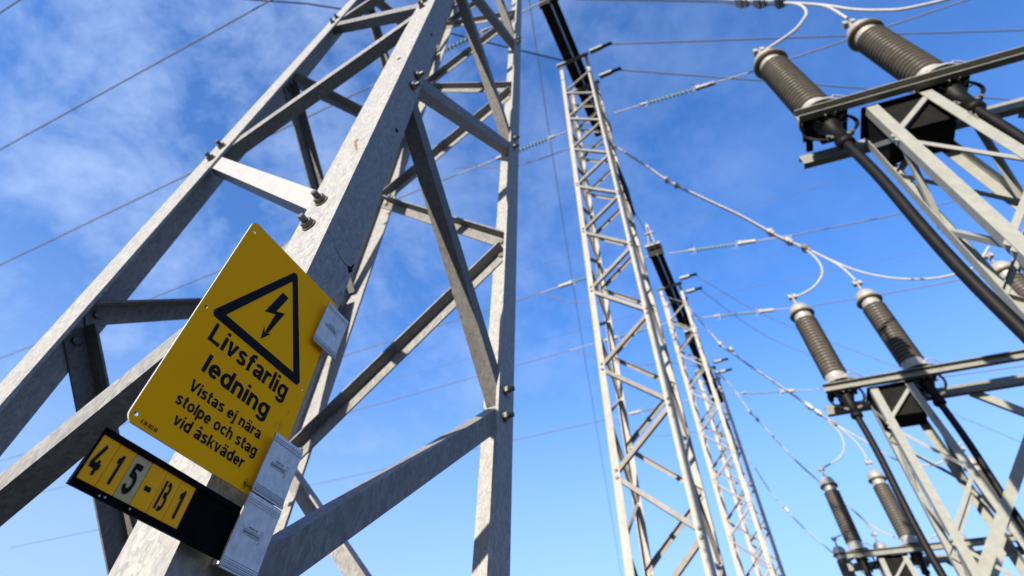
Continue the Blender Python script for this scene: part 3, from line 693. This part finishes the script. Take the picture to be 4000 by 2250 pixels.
for i, (c, where, left, right) in enumerate(SPEC):
    (na, za), (nb, zb) = left
    nm = ['seen through the top of the nearest tower', 'left of the second tower', 'behind the second tower, upper one', 'behind the second tower, middle one', 'behind the second tower, lowest one'][i]
    string(row(c, na, za), row(c, nb, zb), 'green glass insulator string ' + nm, 10, LEADL[i] - (.9 if i == 0 else 0))
    zl = {0: 15.3, 1: 17.2, 2: 16.85, 3: 17.7, 4: 18.0}[i]
    nl = -62
    mids = {0: (-15.3, 16.43), 1: (-19.5, 17.5), 2: (-17.5, 16.92), 3: (-21.3, 17.35), 4: (-26.4, 17.31)}[i]
    wire('line_conductor', [row(c, nb, zb), row(c, *mids), row(c, -36, {0: 15.7, 1: 17.25, 2: 16.85, 3: 17.42, 4: 17.45}[i]), row(c, nl, {0: 15.3, 1: 17.2, 2: 17.0, 3: 17.7, 4: 17.9}[i])], .025,
         'overhead conductor running left from the ' + ['highest', 'second', 'third', 'fourth', 'lowest'][i] + ' of the insulator strings', 'wire', 'conductor', CG)
    if right:
        (na, za), (nb, zb) = right
        string(row(c, na, za), row(c, nb, zb), 'green glass string right of the towers, ' + where, 11, [0, 1.35, 1.2, 1.25, 1.2][i])
        sl = (zb - za) / (nb - na)
        ends = {1: (10.74, 16.41), 2: (10.49, 15.36), 3: (10.88, 15.74), 4: (12, 15.3)}[i]
        far = {1: (30, 14.6), 2: (30, 13.9), 3: (30, 14.4), 4: (30, 14.2)}[i]
        wire('line_conductor', [row(c, nb, zb), row(c, *ends), row(c, *far)], .025, 'overhead conductor running right, ' + where, 'wire', 'conductor', CG)
wire('line_conductor', [row(.55, -.4, 17.2), row(.55, -9.6, 17.25), row(.55, -22.6, 17.3), row(.55, -60, 17.4)], .025, 'overhead conductor crossing the upper left sky above the others', 'wire', 'conductor', CG)
wire('line_conductor', [row(-2.95, -5, 17.3), row(-2.95, -17, 17.3), row(-2.95, -50, 17.3)], .024, 'overhead conductor clipping the extreme top left corner', 'wire', 'conductor', CG)

# earth wires and distant lines
EW = 'earth wires between structures'
wire('earth_wire', [row(6.5, .6, 17.25), row(11.73, 12.99, 17.3), row(18, 27.5, 17.3)], .024, 'earth wire going right from the front bracket of the second tower', 'wire', 'conductor', EW, 6, 4)
wire('earth_wire', [row(7.5, .6, 17.25), row(14.62, 13.21, 17.3), row(23, 27.8, 17.3)], .024, 'earth wire going right from the rear bracket of the second tower', 'wire', 'conductor', EW, 6, 4)
wire('earth_wire', [row(18.35, .6, 17.25), row(23.0, 3.4, 17.3), row(29.5, 8.7, 17.3), row(37.1, 14.92, 17.3), row(55, 30, 17.3)], .017, 'earth wire going right from the front bracket of the middle tower', 'wire', 'pale_conductor', EW, 6, 4)
wire('earth_wire', [row(19.35, .6, 17.25), row(24.2, 2.9, 17.3), row(30.2, 7.45, 17.3), row(40.5, 15.18, 17.3), row(58, 28.5, 17.3)], .017, 'earth wire going right from the rear bracket of the middle tower', 'wire', 'pale_conductor', EW, 6, 4)
wire('earth_wire', [row(6.4, -1.0, 17.25), row(1.76, -6.9, 17.3), row(-.54, -10.7, 17.3), row(-8, -22, 17.3)], .026, 'dark earth wire from the top left edge to the second tower', 'wire', 'black_cable', EW, 6, 4)
wire('earth_wire', [row(-2, .3, 21), row(4.9, -1.6, 21), row(14, -4.1, 21), row(29.8, -8.3, 21), row(63, -17, 21), row(120, -32, 21)], .019, 'thin pale wire running steeply down the sky left of the second tower', 'wire', 'pale_conductor', EW, 6, 4)
wire('earth_wire', [row(9.4, -.35, 17.6), row(13.0, -.85, 17.9), row(16.4, -.6, 17.7)], .014, 'thin earth wire linking the second tower to the spike of the middle tower', 'wire', 'conductor', EW, 6, 4)
FW = 'thin far away power lines'
wire('distant_wire', [row(30, -60, 35.6), row(30, -31.75, 34.7), row(30, -13.9, 34.1), row(30, -1.2, 33.7), row(30, 10.2, 32.9), row(30, 60, 30)], .016, 'faint distant wire passing above the spike of the middle tower', 'wire', 'thin_wire', FW, 6, 4)
wire('distant_wire', [row(40, -60, 35.5), row(40, -18.6, 34.4), row(40, -.7, 34.1), row(40, 19.2, 32.5), row(40, 60, 30)], .018, 'faint distant wire crossing between the two middle insulator strings', 'wire', 'thin_wire', FW, 6, 4)

# ------------------------------------------------------------------ downleads from the line to the cable ends
def downlead(c, label, main, branches, clamps, cl):
    t = thing('downlead', row(c, *main[0]), label, 'wire', 'downlead wires to the cable ends')
    def P(q, dc=0.): return row(c + dc, q[0], q[1])
    cut = cl
    if cut:
        m = MB(); m.tube(smooth_path([P(q) for q in main[:cut + 1]], 6), .019, 8); m.build('jumper', 'conductor', t); main = main[cut:]
    for k, dc in enumerate((-.035, .035)):
        m = MB(); m.tube(smooth_path([P(q, dc) for q in main], 6), .019, 8); m.build('strand', 'pale_conductor', t)
    for b in branches:
        m = MB(); m.tube(smooth_path([P(q) for q in b], 6), .021, 8); m.build('branch', 'pale_conductor', t)
    for (a, b, dk) in clamps:
        pa, pb = P(a), P(b); d = (pb - pa).normalized(); s = d.cross(rd).normalized()
        m = MB(); m.box((pa + pb) / 2, d * ((pb - pa).length / 2), rd * .07, s * .04); m.box((pa + pb) / 2, d * .03, rd * .085, s * .055); m.build('spacer_clamp', 'bolt_steel' if dk else 'cast_aluminium', t)
def near_pt(seq, f):
    i = int(f); t = f - i; a, b = seq[i], seq[min(i + 1, len(seq) - 1)]; return (a[0] + (b[0] - a[0]) * t, a[1] + (b[1] - a[1]) * t)
def cl_at(a, b, f0, f1, dk=0):
    q = lambda f: (a[0] + (b[0] - a[0]) * f, a[1] + (b[1] - a[1]) * f); return (q(f0), q(f1), dk)
# A
downlead(3.55, 'downlead wires at the top edge feeding the two largest insulators',
    [(-.6, 15.2), (.3, 13.6), (1.4, 11.9), (2.58, 10.09), (2.85, 9.6), (3.12, 9.15), (3.40, 8.75)],
    [[(3.40, 8.75), (3.53, 8.50), (3.56, 8.28), (3.51, 8.05), (3.38, 7.87), (3.15, 7.66), (2.64, 7.42)],
     [(3.40, 8.75), (3.62, 8.38), (3.78, 8.0), (3.80, 7.44)], [(3.40, 8.75), (3.74, 8.16), (3.96, 7.63), (4.18, 7.29), (4.41, 7.08), (5.0, 6.9), (5.6, 7.0), (6.04, 7.44)]],
    [((2.93, 9.45), (3.05, 9.25), 0), ((3.13, 9.13), (3.24, 8.96), 0), ((3.36, 8.82), (3.44, 8.70), 1)], 0)
downlead(9.05, 'pale downlead wires feeding the middle pair of insulators',
    [(-6.81, 17.86), (-5.95, 17.45), (-4.32, 16.4), (-3.0, 16.1), (-1.6, 16.0), (-.44, 15.31), (.27, 13.82), (.8, 12.53), (1.08, 11.99), (1.77, 10.81), (2.18, 10.11), (2.66, 9.14), (2.85, 8.84), (3.10, 8.48)],
    [[(2.85, 8.84), (3.03, 8.52), (3.11, 8.15), (3.06, 7.85), (2.88, 7.63), (2.66, 7.50), (2.35, 7.42)],
     [(3.10, 8.48), (3.28, 8.15), (3.42, 7.85), (3.50, 7.44)], [(3.10, 8.48), (3.35, 8.05), (3.63, 7.65), (3.96, 7.35), (4.33, 7.14), (4.77, 7.02), (5.3, 7.05), (5.75, 7.4)]],
    [cl_at((.8, 12.53), (1.08, 11.99), .0, .22), cl_at((.8, 12.53), (1.08, 11.99), .65, .9), cl_at((2.53, 9.4), (2.85, 8.84), .0, .28), cl_at((2.53, 9.4), (2.85, 8.84), .75, 1.02), cl_at((2.85, 8.84), (3.10, 8.48), .55, .85, 1)], 5)
downlead(16.45, 'downlead wires feeding the small pair of insulators low at the right',
    [(-6.21, 17.05), (-5.58, 16.62), (-4.52, 15.9), (-3.38, 15.5), (-2.27, 15.35), (-1.1, 15.05), (-.13, 14.31), (.17, 13.5), (.65, 12.04), (.92, 11.6), (1.35, 10.9), (1.95, 10.0), (2.48, 9.2), (2.72, 8.8), (2.94, 8.49)],
    [[(2.78, 8.68), (2.91, 8.25), (2.85, 7.87), (2.59, 7.60), (2.09, 7.42)], [(2.94, 8.49), (3.12, 8.10), (3.22, 7.8), (3.24, 7.44)], [(2.94, 8.49), (3.41, 7.9), (3.76, 7.43), (4.15, 7.12), (4.8, 7.05), (5.49, 7.44)]],
    [cl_at((.65, 12.04), (.92, 11.74), -.2, .15), cl_at((.65, 12.04), (.92, 11.74), .8, 1.2), cl_at((1.95, 10.01), (2.48, 9.17), .85, 1.1), cl_at((2.48, 9.17), (2.94, 8.49), .2, .45), cl_at((2.48, 9.17), (2.94, 8.49), .8, 1.0, 1)], 6)
downlead(21.4, 'thin downlead wires running to the farthest insulators',
    [(-6.45, 17.4), (-5.66, 16.83), (-4.39, 16.12), (-3.19, 15.55), (-1.77, 15.25), (-.09, 14.46), (.41, 13.55), (.82, 12.14), (.97, 11.81), (1.69, 10.1), (2.18, 9.2), (2.72, 8.29)],
    [[(2.72, 8.29), (2.98, 7.85), (3.09, 7.44)], [(2.72, 8.29), (3.12, 7.64), (3.66, 7.2), (4.5, 7.05), (5.34, 7.44)], [(2.60, 8.45), (2.62, 8.0), (2.4, 7.6), (1.95, 7.42)]],
    [cl_at((.82, 12.14), (.97, 11.81), -.3, .15), cl_at((.82, 12.14), (.97, 11.81), .8, 1.2), cl_at((2.18, 9.2), (2.72, 8.29), .7, .9)], 5)
downlead(28.2, 'farthest thin downlead wires beside the last tower',
    [(-6.8, 17.2), (-4.5, 15.8), (-2.3, 15.5), (-.73, 15.04), (0, 13.51), (.48, 11.84), (1.18, 10.42), (1.98, 9.23)],
    [[(1.98, 9.23), (2.5, 8.4), (2.6, 7.4)]], [cl_at((.48, 11.84), (1.18, 10.42), .45, .6)], 3)
# short droppers between the conductors and the downlead clamps
for c, a, b, lab in ((9.05, (4.64, 0), 0, ''),): pass
print('tris', sum(len(p.vertices) - 2 for m_ in bpy.data.meshes for p in m_.polygons), 'objects', len(bpy.data.objects))
